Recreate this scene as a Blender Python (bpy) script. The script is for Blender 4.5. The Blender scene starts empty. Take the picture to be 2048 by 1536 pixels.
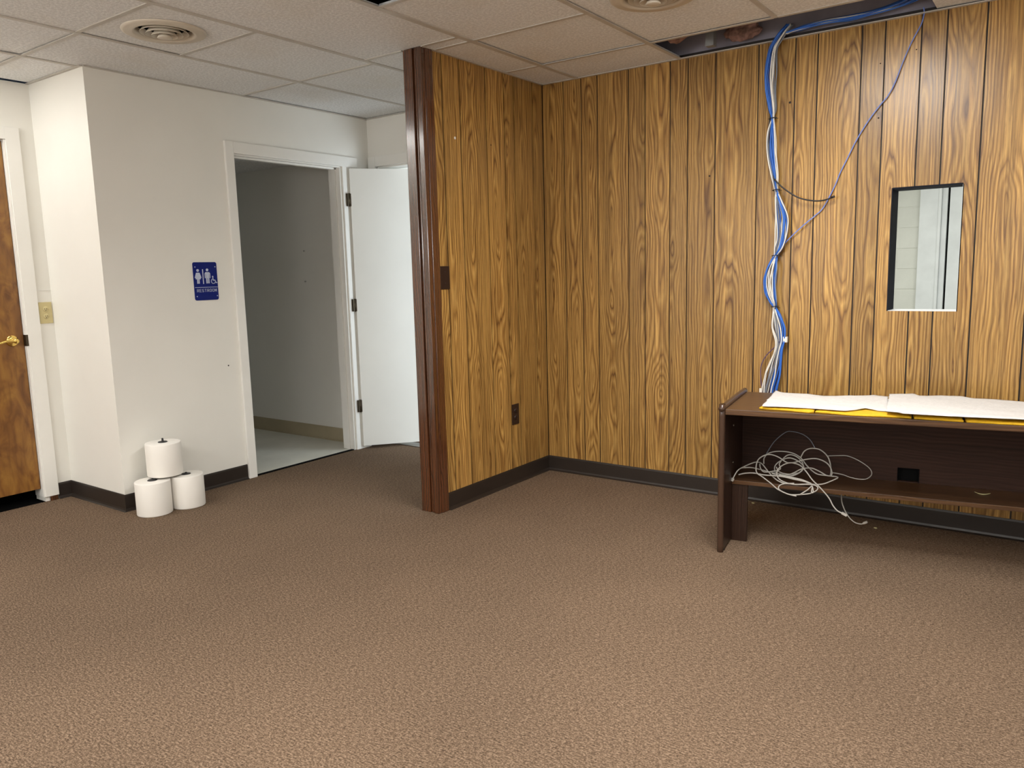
import bpy, bmesh, math, random
from mathutils import Vector, Matrix
C = bpy.context.scene.collection
SC = bpy.context.scene
R_ = random.Random(7)

# ------------------------------------------------------------------ camera
F = 1563.7
FW = Vector((-0.57836769, 0.80289035, -0.14442385))
RT = Vector((0.81327106, 0.58134758, -0.02500348))
UP = Vector((-0.06388541, 0.13191694, 0.98919997))
CAM = Vector((0, 0, 1.31425))
cd = bpy.data.cameras.new('camera'); cam = bpy.data.objects.new('camera', cd); C.objects.link(cam)
M = Matrix(((RT.x, UP.x, -FW.x), (RT.y, UP.y, -FW.y), (RT.z, UP.z, -FW.z))).to_4x4()
M.translation = CAM; cam.matrix_world = M
cd.sensor_width = 36; cd.lens = F / 2048 * 36; cd.clip_start = .02
SC.camera = cam

# ------------------------------------------------------------------ world, lights, exposure
w = bpy.data.worlds.new('world'); SC.world = w; w.use_nodes = True
w.node_tree.nodes['Background'].inputs[0].default_value = (.6, .75, 1, 1)
w.node_tree.nodes['Background'].inputs[1].default_value = 0.02
SC.view_settings.view_transform = 'Standard'; SC.view_settings.look = 'None'
SC.view_settings.exposure = 0.40; SC.view_settings.gamma = 1; SC.view_settings.use_curve_mapping = False

def area(name, loc, sx, sy, power, col, rot=(0, 0, 0), spread=180):
    l = bpy.data.lights.new(name, 'AREA'); l.shape = 'RECTANGLE'; l.size = sx; l.size_y = sy
    l.energy = power; l.color = col; l.spread = math.radians(spread)
    o = bpy.data.objects.new(name, l); o.location = loc; o.rotation_euler = rot; C.objects.link(o); return o
WARM = (1.0, .975, .94)
area('ceiling_light', (-.90, 2.57, 2.43), .58, 1.2, 46, WARM)
area('ceiling_light', (-4.68, 1.10, 2.43), .55, 1.2, 14, WARM)
area('ceiling_light', (-.90, -.60, 2.43), .58, 1.2, 52, WARM, spread=160)
area('ceiling_light', (1.0, 1.0, 2.43), .58, 1.2, 34, WARM, spread=160)
area('ceiling_light', (-2.6, -1.6, 2.43), .58, 1.2, 66, WARM, spread=160)
# fill lamps added behind the camera, tipped up to brighten the ceiling
area('ceiling_fill', (-3.3, -2.95, 1.75), 1.6, .9, 54, (.97, .98, 1), (math.radians(142), 0, 0))
area('ceiling_fill', (.2, -2.95, 1.75), 1.6, .9, 54, (.97, .98, 1), (math.radians(142), 0, 0))
# daylight through the entry door behind the hall, and the lit room behind the small window
area('daylight', (-2.25, 4.98, 1.05), .95, 1.9, 34, (.80, .90, 1.0), (math.radians(90), 0, math.radians(95)))
area('office_light', (-.9, 6.6, 2.40), 1.2, 1.2, 33, (1, .98, .93))

# ------------------------------------------------------------------ measures (metres)
H = 2.44; XP = -2.763; YB = 4.232; YE = 3.115; XR = -4.346; YR = 2.22; XD = -4.976; YC = 4.275
TW = .119; HB = .097

def ray(x, y): return FW + (x - 1024) / F * RT - (y - 768) / F * UP
def atY(x, y, Y): d = ray(x, y); return CAM + d * ((Y - CAM.y) / d.y)
def atX(x, y, X): d = ray(x, y); return CAM + d * ((X - CAM.x) / d.x)
def atZ(x, y, Z): d = ray(x, y); return CAM + d * ((Z - CAM.z) / d.z)

# ------------------------------------------------------------------ materials
def mat(name):
    m = bpy.data.materials.new(name); m.use_nodes = True
    nt = m.node_tree; b = nt.nodes['Principled BSDF']; return m, nt, b
def N(nt, t, **k):
    n = nt.nodes.new(t)
    for a, v in k.items(): setattr(n, a, v)
    return n
def math_(nt, op, a, b=None, c=None):
    n = N(nt, 'ShaderNodeMath', operation=op)
    for i, v in enumerate((a, b, c)):
        if v is None: continue
        if isinstance(v, (int, float)): n.inputs[i].default_value = v
        else: nt.links.new(v, n.inputs[i])
    return n.outputs[0]
def noise(nt, vec, scale, detail=3, rough=.55):
    n = N(nt, 'ShaderNodeTexNoise'); nt.links.new(vec, n.inputs['Vector'])
    n.inputs['Scale'].default_value = scale; n.inputs['Detail'].default_value = detail; n.inputs['Roughness'].default_value = rough
    return n.outputs['Fac']
def scaled(nt, vec, s):
    n = N(nt, 'ShaderNodeVectorMath', operation='MULTIPLY'); nt.links.new(vec, n.inputs[0]); n.inputs[1].default_value = s; return n.outputs[0]
def ramp(nt, fac, stops):
    n = N(nt, 'ShaderNodeValToRGB'); nt.links.new(fac, n.inputs[0]); e = n.color_ramp.elements
    while len(e) < len(stops): e.new(.5)
    for i, (p, c) in enumerate(stops): e[i].position = p; e[i].color = (*c, 1) if len(c) == 3 else c
    return n.outputs[0]
def mixc(nt, f, a, b, mode='MIX'):
    n = N(nt, 'ShaderNodeMix', data_type='RGBA', blend_type=mode)
    if isinstance(f, (int, float)): n.inputs[0].default_value = f
    else: nt.links.new(f, n.inputs[0])
    for i, v in ((6, a), (7, b)):
        if isinstance(v, tuple): n.inputs[i].default_value = (*v, 1)
        else: nt.links.new(v, n.inputs[i])
    return n.outputs[2]
def bump(nt, b, hgt, strength, dist=.002):
    n = N(nt, 'ShaderNodeBump'); n.inputs['Strength'].default_value = strength; n.inputs['Distance'].default_value = dist
    nt.links.new(hgt, n.inputs['Height']); nt.links.new(n.outputs[0], b.inputs['Normal'])

def plain(name, col, rough=.5, metal=0, var=.06, nscale=6, bmp=0, bscale=200, coat=0, spec=.5):
    m, nt, b = mat(name)
    tc = N(nt, 'ShaderNodeTexCoord').outputs['Object']
    f = noise(nt, tc, nscale, 4)
    a = tuple(max(0, c * (1 - var)) for c in col); c2 = tuple(min(1, c * (1 + var)) for c in col)
    nt.links.new(ramp(nt, f, [(.3, a), (.7, c2)]), b.inputs['Base Color'])
    b.inputs['Roughness'].default_value = rough; b.inputs['Metallic'].default_value = metal
    b.inputs['Coat Weight'].default_value = coat; b.inputs['Specular IOR Level'].default_value = spec
    if bmp: bump(nt, b, noise(nt, tc, bscale, 2), bmp)
    return m

def wood(name, light, mid, dark, freq=70, rough=.32, axis='Z', pore=.5, spec=.5, warp=.06):
    """grain cut through growth rings: long straight lines that close into cathedrals"""
    m, nt, b = mat(name)
    tc = N(nt, 'ShaderNodeTexCoord').outputs['Object']
    rnd = N(nt, 'ShaderNodeObjectInfo').outputs['Random']
    sep = N(nt, 'ShaderNodeSeparateXYZ'); nt.links.new(tc, sep.inputs[0])
    ox = [sep.outputs[0], sep.outputs[1], sep.outputs[2]]
    if axis == 'X': wx, lz = math_(nt, 'ADD', ox[1], math_(nt, 'MULTIPLY', ox[2], .6)), ox[0]
    elif axis == 'Y': wx, lz = math_(nt, 'ADD', ox[2], ox[0]), ox[1]
    else: wx, lz = math_(nt, 'ADD', ox[0], ox[1]), ox[2]
    lz = math_(nt, 'ADD', lz, math_(nt, 'MULTIPLY', rnd, 41.0))
    cv = N(nt, 'ShaderNodeCombineXYZ'); nt.links.new(wx, cv.inputs[0]); nt.links.new(lz, cv.inputs[2]); P = cv.outputs[0]
    wide = noise(nt, scaled(nt, P, (48, 1, .7)), 1, 2, .5)
    nt.links.new(math_(nt, 'MULTIPLY', rnd, 17.0), cv.inputs[1])
    w1 = math_(nt, 'MULTIPLY', math_(nt, 'SUBTRACT', noise(nt, scaled(nt, P, (5, 1, 1.6)), 1, 2), .5), warp)
    off = math_(nt, 'MULTIPLY', math_(nt, 'SUBTRACT', math_(nt, 'FRACT', math_(nt, 'MULTIPLY', rnd, 9.7)), .5), .09)
    x2 = math_(nt, 'ADD', math_(nt, 'ADD', wx, w1), off)
    v = math_(nt, 'MULTIPLY', math_(nt, 'SUBTRACT', noise(nt, scaled(nt, P, (.3, 1, .75)), 1, 2, .5), .5), .42)
    r = math_(nt, 'SQRT', math_(nt, 'ADD', math_(nt, 'MULTIPLY', x2, x2), math_(nt, 'MULTIPLY', v, v)))
    ring = math_(nt, 'ADD', math_(nt, 'MULTIPLY', r, freq), math_(nt, 'MULTIPLY', noise(nt, scaled(nt, P, (16, 1, 1.5)), 1, 2), 1.7))
    fr = math_(nt, 'PINGPONG', ring, .5)
    fr = math_(nt, 'MULTIPLY', fr, 2)
    c1 = ramp(nt, fr, [(0, dark), (.18, mid), (.5, light), (.8, mid), (1, tuple((a + b_) / 2 for a, b_ in zip(mid, dark)))])
    fade = ramp(nt, noise(nt, scaled(nt, P, (14, 1, 1.3)), 1, 3), [(.42, (0, 0, 0)), (.68, (.6,) * 3)])
    c1 = mixc(nt, fade, c1, tuple((a + b_) / 2 for a, b_ in zip(light, mid)))
    st = noise(nt, scaled(nt, P, (170, 1, 3.2)), 1, 3, .6)
    c2 = mixc(nt, ramp(nt, st, [(.34, (.62,) * 3), (.60, (0, 0, 0))]), c1, dark)
    po = noise(nt, scaled(nt, P, (420, 1, 16)), 1, 2)
    c3 = mixc(nt, ramp(nt, po, [(.26, (pore,) * 3), (.42, (0, 0, 0))]), c2, tuple(c * .5 for c in dark))
    tone = math_(nt, 'ADD', .84, math_(nt, 'MULTIPLY', math_(nt, 'FRACT', math_(nt, 'MULTIPLY', rnd, 23.3)), .28))
    big = math_(nt, 'ADD', .42, math_(nt, 'ADD', math_(nt, 'MULTIPLY', noise(nt, scaled(nt, P, (9, 1, 1.1)), 1, 2), .36), math_(nt, 'MULTIPLY', wide, .80)))
    tv = math_(nt, 'MULTIPLY', tone, big)
    cc = N(nt, 'ShaderNodeCombineColor')
    for i in range(3): nt.links.new(tv, cc.inputs[i])
    c4 = mixc(nt, 1.0, c3, cc.outputs[0], 'MULTIPLY')
    nt.links.new(c4, b.inputs['Base Color'])
    rr = math_(nt, 'ADD', rough - .05, math_(nt, 'MULTIPLY', st, .12)); nt.links.new(rr, b.inputs['Roughness'])
    b.inputs['Specular IOR Level'].default_value = spec
    bump(nt, b, st, .12, .0006)
    return m

MAT = {}
MAT['paint'] = plain('cream_wall_paint', (.85, .835, .775), .42, var=.02, nscale=2.5, bmp=.05, bscale=160)
MAT['trim'] = plain('white_gloss_trim', (.86, .85, .80), .30, var=.02, nscale=4)
MAT['doorwhite'] = plain('white_door_paint', (.84, .84, .79), .33, var=.025, nscale=2)
MAT['panel'] = wood('panelling_wood', (.60, .365, .110), (.40, .215, .055), (.135, .058, .015), 34, .30)
MAT['groove'] = plain('black_groove', (.020, .012, .008), .6)
MAT['base'] = plain('brown_vinyl_cove', (.024, .017, .013), .42, var=.1)
MAT['post'] = wood('dark_stained_trim', (.135, .047, .016), (.095, .032, .011), (.035, .012, .006), 40, .22, pore=.3)
for n_ in MAT['post'].node_tree.nodes:
    if n_.type == 'BSDF_PRINCIPLED': n_.inputs['Coat Weight'].default_value = .9; n_.inputs['Coat Roughness'].default_value = .12; n_.inputs['Coat IOR'].default_value = 1.6
MAT['doorwood'] = plain('x', (.2, .1, .03))
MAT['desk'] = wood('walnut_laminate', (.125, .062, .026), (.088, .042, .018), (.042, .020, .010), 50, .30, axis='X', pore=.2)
MAT['deskv'] = wood('walnut_laminate_shaded', (.046, .021, .012), (.035, .016, .010), (.020, .009, .006), 50, .34, axis='Z', pore=.2)  # same walnut as the top, darkened: shade under the desktop put into the colour
MAT['deskx'] = wood('walnut_back_shaded', (.046, .021, .013), (.036, .016, .010), (.020, .009, .006), 50, .6, axis='X', pore=.2, spec=.2)  # back board is the same walnut too, coloured darker to imitate its shadow
MAT['tmold'] = plain('brown_edge_moulding', (.060, .032, .020), .22, var=.1)
MAT['plate'] = plain('brown_plate', (.022, .010, .009), .35)
MAT['ivory'] = plain('ivory_plastic', (.62, .53, .27), .35, var=.02)
MAT['black'] = plain('black_plastic', (.012, .012, .013), .35)
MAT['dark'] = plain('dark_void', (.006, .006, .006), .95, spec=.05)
MAT['brass'] = plain('polished_brass', (.80, .56, .16), .18, metal=1, var=.03)
MAT['bronze'] = plain('dark_bronze', (.07, .055, .035), .35, metal=.8)
MAT['paper'] = plain('paper_white', (.88, .85, .79), .85, var=.015, bmp=.25, bscale=350)
MAT['vent'] = plain('vent_enamel', (.66, .60, .50), .4, var=.03)
MAT['tbar'] = plain('ceiling_bar_enamel', (.54, .51, .46), .5, var=.08, nscale=9)
MAT['blue'] = plain('blue_cable_jacket', (.035, .16, .62), .38, var=.04)
MAT['lav'] = plain('lavender_cable_jacket', (.20, .30, .78), .38, var=.04)
MAT['cream'] = plain('cream_cable_jacket', (.86, .83, .75), .42, var=.04)
MAT['greyc'] = plain('grey_cable_jacket', (.20, .22, .26), .45, var=.04)
MAT['cord'] = plain('pale_grey_cord', (.44, .42, .38), .45, var=.04)
MAT['blackc'] = plain('black_cable_jacket', (.012, .012, .014), .35)
MAT['purple'] = plain('purple_cable_jacket', (.10, .06, .14), .4)
MAT['sign'] = plain('blue_sign_plastic', (.003, .011, .16), .35, var=.03, spec=.25)
MAT['signw'] = plain('sign_white', (.55, .60, .75), .5, var=.02)
MAT['vinyl'] = plain('beige_vinyl_floor', (.72, .72, .64), .45, var=.06, nscale=5)
MAT['covebeige'] = plain('beige_vinyl_cove', (.42, .36, .24), .45)
MAT['block'] = plain('painted_cinder_block', (.70, .71, .65), .6, var=.04, bmp=.5, bscale=90)
MAT['joint'] = plain('painted_mortar', (.78, .79, .73), .6)
MAT['bpaint'] = plain('bluish_white_paint', (.74, .77, .77), .4)
MAT['reveal'] = plain('black_reveal_board', (.012, .014, .022), .8, var=.3, spec=.15)
MAT['duct'] = plain('grey_plenum_board', (.30, .28, .33), .7, var=.15)
MAT['stud'] = plain('galvanised_stud', (.30, .31, .31), .5, metal=.4)
MAT['insul'] = plain('pink_insulation', (.27, .155, .125), .95, var=.5, nscale=30, bmp=1, bscale=60)
MAT['yellow'] = plain('yellow_cloth', (.70, .41, .010), .8, var=.12, nscale=25, bmp=.6, bscale=220)
MAT['white'] = plain('white_cloth', (.70, .69, .67), .95, var=.06, nscale=60, bmp=1, bscale=110)
MAT['steel'] = plain('dull_steel', (.35, .34, .32), .35, metal=1)
MAT['debris'] = plain('yellow_paper_scrap', (.62, .58, .30), .8)

# ceiling tile: fissured grain with faint stains
m, nt, b = mat('mineral_fibre_tile'); MAT['tile'] = m
tc = N(nt, 'ShaderNodeTexCoord').outputs['Object']
rnd = N(nt, 'ShaderNodeObjectInfo').outputs['Random']
f1 = noise(nt, tc, 75, 3, .7); f2 = noise(nt, tc, 2.2, 2)
col = mixc(nt, ramp(nt, f1, [(.44, (0, 0, 0)), (.60, (1, 1, 1))]), (.72, .73, .73), (.89, .90, .90))
col = mixc(nt, ramp(nt, f2, [(.52, (0, 0, 0)), (.8, (.5, .5, .5))]), col, (.72, .68, .60))
nt.links.new(col, b.inputs['Base Color']); b.inputs['Roughness'].default_value = .9
bump(nt, b, f1, .7, .003)

# carpet: brown loop pile, flecked
m, nt, b = mat('brown_loop_carpet'); MAT['carpet'] = m
tc = N(nt, 'ShaderNodeTexCoord').outputs['Object']
fa = noise(nt, tc, 170, 3, .75); fb = noise(nt, scaled(nt, tc, (60, 190, 1)), 1, 3, .7); fc = noise(nt, tc, 1.3, 3)
fl = noise(nt, tc, 330, 1, .5)
mixf = math_(nt, 'ADD', math_(nt, 'MULTIPLY', fa, .55), math_(nt, 'MULTIPLY', fb, .45))
col = ramp(nt, mixf, [(.39, (.062, .040, .025)), (.50, (.162, .108, .069)), (.61, (.315, .222, .152))])
col = mixc(nt, ramp(nt, fl, [(.66, (0, 0, 0)), (.75, (.5, .5, .5))]), col, (.50, .40, .30))
col = mixc(nt, 1.0, col, ramp(nt, fc, [(.3, (.88,) * 3), (.7, (1.06,) * 3)]), 'MULTIPLY')
nt.links.new(col, b.inputs['Base Color']); b.inputs['Roughness'].default_value = .95; b.inputs['Specular IOR Level'].default_value = .15
bump(nt, b, mixf, .9, .006)

# stained birch slab door: blotchy
m, nt, b = mat('stained_birch_door'); MAT['doorwood'] = m
tc = N(nt, 'ShaderNodeTexCoord').outputs['Object']
n1 = N(nt, 'ShaderNodeTexNoise'); nt.links.new(scaled(nt, tc, (3, 9, 4.2)), n1.inputs['Vector'])
n1.inputs['Scale'].default_value = 1.3; n1.inputs['Detail'].default_value = 7; n1.inputs['Distortion'].default_value = 1.4
f2 = noise(nt, scaled(nt, tc, (60, 60, 7)), 1, 4)
col = ramp(nt, n1.outputs['Fac'], [(.26, (.10, .038, .010)), (.44, (.20, .084, .020)), (.60, (.28, .130, .028)), (.80, (.38, .195, .045))])
col = mixc(nt, ramp(nt, f2, [(.30, (.4, .4, .4)), (.5, (0, 0, 0))]), col, (.11, .042, .012))
nt.links.new(col, b.inputs['Base Color']); b.inputs['Roughness'].default_value = .3

# ------------------------------------------------------------------ mesh helpers
def box(bm, x0, x1, y0, y1, z0, z1, bev=0):
    vs = [bm.verts.new(p) for p in ((x0, y0, z0), (x1, y0, z0), (x1, y1, z0), (x0, y1, z0), (x0, y0, z1), (x1, y0, z1), (x1, y1, z1), (x0, y1, z1))]
    fs = [bm.faces.new([vs[i] for i in q]) for q in ((3, 2, 1, 0), (4, 5, 6, 7), (0, 1, 5, 4), (1, 2, 6, 5), (2, 3, 7, 6), (3, 0, 4, 7))]
    if bev:
        es = list({e for f in fs for e in f.edges})
        bmesh.ops.bevel(bm, geom=es, offset=bev, segments=2, affect='EDGES', profile=.6)
def xbox(bm, T, *a, bev=0):
    b2 = bmesh.new(); box(b2, *a, bev=bev); b2.transform(T); me = bpy.data.meshes.new('t'); b2.to_mesh(me); bm.from_mesh(me); b2.free(); bpy.data.meshes.remove(me)
def lathe(bm, prof, seg=32, T=None):
    rings = []
    for r, z in prof:
        if r < 1e-6: rings.append([bm.verts.new((0, 0, z))])
        else: rings.append([bm.verts.new((r * math.cos(2 * math.pi * i / seg), r * math.sin(2 * math.pi * i / seg), z)) for i in range(seg)])
    nv = [v for q in rings for v in q]
    for a, b in zip(rings, rings[1:]):
        for i in range(seg):
            j = (i + 1) % seg
            if len(a) == 1 and len(b) == 1: continue
            if len(a) == 1: f = bm.faces.new((a[0], b[i], b[j]))
            elif len(b) == 1: f = bm.faces.new((a[i], a[j], b[0]))
            else: f = bm.faces.new((a[i], a[j], b[j], b[i]))
            f.smooth = True
    if T is not None: bmesh.ops.transform(bm, matrix=T, verts=nv)
def spline(P, n=6):
    P = [Vector(p) for p in P]; out = []
    for i in range(len(P) - 1):
        p0 = P[max(0, i - 1)]; p1 = P[i]; p2 = P[i + 1]; p3 = P[min(len(P) - 1, i + 2)]
        for k in range(n):
            t = k / n
            out.append(.5 * ((2 * p1) + (p2 - p0) * t + (2 * p0 - 5 * p1 + 4 * p2 - p3) * t * t + (3 * p1 - p0 - 3 * p2 + p3) * t ** 3))
    out.append(P[-1]); return out
def tube(bm, pts, r, seg=8):
    nrm = None; rings = []
    for i, p in enumerate(pts):
        t = (pts[min(i + 1, len(pts) - 1)] - pts[max(i - 1, 0)])
        t = t.normalized() if t.length > 1e-9 else Vector((0, 0, 1))
        if nrm is None: nrm = t.orthogonal().normalized()
        nrm = (nrm - t * nrm.dot(t)); nrm = nrm.normalized() if nrm.length > 1e-6 else t.orthogonal().normalized()
        bn = t.cross(nrm)
        rings.append([bm.verts.new(p + (nrm * math.cos(a) + bn * math.sin(a)) * r) for a in [2 * math.pi * k / seg for k in range(seg)]])
    for a, b in zip(rings, rings[1:]):
        for i in range(seg):
            f = bm.faces.new((a[i], a[(i + 1) % seg], b[(i + 1) % seg], b[i])); f.smooth = True
    bm.faces.new(rings[0][::-1]); bm.faces.new(rings[-1])
def obj(name, bm, m, parent=None, loc=None, rotz=0, world=True, mesh=None, smooth=False):
    """link bm as one mesh object; bm is in world metres, or local when loc is given"""
    if mesh is None:
        bmesh.ops.recalc_face_normals(bm, faces=bm.faces)
        me = bpy.data.meshes.new(name); bm.to_mesh(me); bm.free(); me.materials.append(MAT[m])
    else: me = mesh
    o = bpy.data.objects.new(name, me); C.objects.link(o)
    if loc is not None: o.location = loc; o.rotation_euler = (0, 0, rotz)
    if parent is not None:
        o.parent = parent
        if loc is None: o.matrix_parent_inverse = parent.matrix_basis.inverted()
    return o
def boxes(name, m, L, parent=None, bev=0):
    bm = bmesh.new()
    for q in L: box(bm, *q, bev=bev)
    return obj(name, bm, m, parent)
def struct(o): o['kind'] = 'structure'; return o
def tag(o, label, cat, group=None):
    o['label'] = label; o['category'] = cat
    if group: o['group'] = group
    return o
def empty(name, loc, rz=0, rx=0, ry=0):
    o = bpy.data.objects.new(name, None); o.empty_display_size = .05; C.objects.link(o); o.location = loc; o.rotation_euler = (rx, ry, rz); return o

# ================================================================== SETTING
struct(boxes('floor', 'carpet', [(-4.976, 2.2, -3, YR, -.02, 0), (XR, 2.2, YR, YB + .1, -.02, 0), (XR + .001, -2.2, YB + .1, 6.6, -.02, .0)]))
struct(boxes('floor_restroom', 'vinyl', [(-6.6, XR - .03, 2.34, 4.15, -.02, -.002)]))
boxes('threshold_strip', 'dark', [(XR - .03, XR - .005, 3.10, 3.98, -.02, .004)], bpy.data.objects['floor'])
bpy.data.objects['floor_restroom'].name = 'floor_2'
struct(boxes('floor_3', 'bpaint', [(-2, 2.2, YB + .16, 8.7, -.02, 0)]))
struct(boxes('floor_4', 'dark', [(-6.6, -4.976, -3, 2.22, -.05, -.01)]))

WL = struct(boxes('wall_left', 'paint', [(XD - .12, XD, -3, 1.13, 0, H), (XD - .12, XD, 2.062, YR + .12, 0, H), (XD - .12, XD, 1.13, 2.062, 2.115, H)]))
struct(boxes('wall_left_return', 'paint', [(XD, XR, YR, YR + .12, 0, H + .6)]))
struct(boxes('wall_hall', 'paint', [(XR - .12, XR, YR + .12, 3.095, 0, H + .6), (XR - .12, XR, 3.985, YC + .12, 0, H + .6), (XR - .12, XR, 3.095, 3.985, 2.078, H + .6)]))
struct(boxes('wall_hall_end', 'paint', [(XR, -4.262, YC, YC + .12, 0, H + .6), (-3.15, XP - TW + .01, YC, YC + .12, 0, H + .6), (-4.262, -3.15, YC, YC + .12, 2.092, H + .6)]))
struct(boxes('wall_front', 'paint', [(XD, 2.2, -3.1, -3, 0, H + .1)]))
struct(boxes('wall_right', 'paint', [(2.2, 2.3, -3, YB + .1, 0, H + .1)]))
# restroom shell
struct(boxes('wall_restroom', 'paint', [(-6.6, XR - .12, 4.15, 4.25, -.02, 2.3), (-6.6, XR - .12, 2.24, 2.34, -.02, 2.3), (-6.7, -6.6, 2.24, 4.25, -.02, 2.3)]))
struct(boxes('ceiling_restroom', 'tile', [(-6.6, XR - .12, 2.34, 4.15, 2.168, 2.19)])).name = 'ceiling_2'
bb = struct(boxes('baseboard_restroom', 'covebeige', [(-6.6, XR - .12, 4.142, 4.15, -.002, .105), (-6.6, XR - .12, 4.134, 4.142, -.002, .008)]))
for x, z in ((-4.985, 1.503), (-4.990, 1.264)):
    bm = bmesh.new(); lathe(bm, [(0, -.003), (.006, -.002), (.006, .002)], 10, Matrix.Translation((x, 4.149, z)) @ Matrix.Rotation(math.pi / 2, 4, 'X'))
    obj('screw_anchor', bm, 'bronze', bpy.data.objects['wall_restroom'])
# entry vestibule behind the hall
struct(boxes('wall_vestibule', 'paint', [(XR - .12, XR, YC + .12, 6.6, 0, 2.7), (XR, -2.2, 6.5, 6.6, 0, 2.7), (-2.2, -2.1, YC + .12, 6.6, 0, 2.7), (XP - TW + .01, -2.1, YC, YC + .12, 0, 2.7)]))
struct(boxes('ceiling_vestibule', 'tile', [(XR, -2.2, YC + .12, 6.5, 2.44, 2.46)])).name = 'ceiling_3'

# ---- panelled back wall
GB = [XP, -2.61, -2.486, -2.376, -2.17, -2.064, -1.91, -1.805, -1.646, -1.415, -1.227, -1.118, -.914, -.81, -.655, -.55, -.393, -.18,
      -.03, .13, .24, .44, .55, .70, .81, .97, 1.20, 1.39, 1.50, 1.70, 1.81, 1.96, 2.07, 2.2]
WX0, WX1, WZ0, WZ1 = -.750, -.452, 1.067, 1.655
WB = struct(boxes('wall_back', 'groove', [(XP - TW, WX0, YB + .006, YB + .13, 0, H + .02), (WX1, 2.2, YB + .006, YB + .13, 0, H + .02),
                                        (WX0, WX1, YB + .006, YB + .13, 0, WZ0), (WX0, WX1, YB + .006, YB + .13, WZ1, H + .02)]))
GW = .0035
def plank(a, b, T, parent, hole=None, g=.0035):
    c = (a + b) / 2; x0, x1 = a + g - c, b - g - c
    bm = bmesh.new()
    if hole and b > hole[0] and a < hole[1]:
        h0, h1, z0, z1 = hole; h0 -= c; h1 -= c
        box(bm, x0, x1, 0, .006, 0.0, z0); box(bm, x0, x1, 0, .006, z1, H)
        if h0 > x0: box(bm, x0, h0, 0, .006, z0, z1)
        if h1 < x1: box(bm, h1, x1, 0, .006, z0, z1)
    else: box(bm, x0, x1, 0, .006, 0.0, H)
    loc, rz = T(c); return obj('plank', bm, 'panel', parent, loc, rz)
for a, b in zip(GB, GB[1:]): plank(a, b, lambda c: ((c, YB, 0), 0), WB, (WX0, WX1, WZ0, WZ1))
# pass-through window: black reveal boards, pale sill
D = .15
o = boxes('window_reveal', 'reveal', [(WX0 - .004, WX0 + .001, YB - .001, YB + D, WZ0, WZ1 + .004), (WX0, WX1, YB - .001, YB + D, WZ1 - .001, WZ1 + .006)], WB)
boxes('window_sill', 'bpaint', [(WX0, WX1, YB + .001, YB + D, WZ0 - .0005, WZ0 + .002), (WX1 - .001, WX1 + .004, YB, YB + D, WZ0, WZ1)], WB)

# ---- partition
GP = [3.185, 3.275, 3.42, 3.65, 3.822, 3.922, 4.12, YB]
WP = struct(boxes('wall_partition', 'groove', [(XP - TW + .006, XP - .006, YE + .02, YB + .05, 0, H + .02)]))
boxes('plaster_face', 'paint', [(XP - TW, XP - TW + .006, YE + .02, YC, 0, H + .02)], WP)
for a, b in zip(GP, GP[1:]): plank(a, b, lambda c: ((XP, c, 0), math.pi / 2), WP, None, .005)
# post trim on the partition end
TP = struct(empty('trim_1', (XP - TW / 2, YE, 0)))
def board(name, x0, x1, y0, y1, z0=0.0, z1=H, bev=.003):
    bm = bmesh.new(); box(bm, x0, x1, y0, y1, z0, z1, bev=bev)
    for v in bm.verts: v.co -= Vector((x0, y0, 0))
    return obj(name, bm, 'post', TP, Vector((x0, y0, 0)) - TP.location)
board('casing_board', XP - TW, XP - TW + .062, YE, YE + .03)
board('jamb_board', XP - TW + .06, XP - .048, YE + .014, YE + .04)
board('bead', XP - TW + .071, XP - TW + .083, YE + .004, YE + .03, bev=.005)
board('casing_edge', XP - .030, XP + .006, YE - .002, YE + .03, bev=.004)
board('casing_edge', XP - .036, XP - .028, YE + .010, YE + .03, bev=.002)
board('side_casing', XP - .002, XP + .012, YE + .026, YE + .080, bev=.004)

# ---- cove baseboards
def cove(name, pts, m='base', flip=1):
    """pts: list of (x, y, nx, ny) corners with mitred offset directions"""
    prof = [(0, HB), (.004, HB), (.006, HB - .01), (.006, .016), (.009, .006), (.017, .002), (.020, 0)]
    bm = bmesh.new(); R = []
    for x, y, nx, ny in pts: R.append([bm.verts.new((x + nx * d, y + ny * d, z)) for d, z in prof])
    for a, b in zip(R, R[1:]):
        for i in range(len(prof) - 1): bm.faces.new((a[i], a[i + 1], b[i + 1], b[i]))
    return struct(obj(name, bm, m))
cove('baseboard_back', [(XP, YB, 1, -1), (2.2, YB, 0, -1)])
cove('baseboard_partition', [(XP, YE + .082, 1, 0), (XP, YB, 1, -1)])
cove('baseboard_left', [(XD, 2.135, 1, 0), (XD, YR, 1, -1), (XR, YR, 1, -1), (XR, 3.038, 1, 0)])
cove('baseboard_hall', [(XR, 4.14, 1, 0), (XR, YC, 1, -1), (-4.33, YC, 0, -1)])

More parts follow.
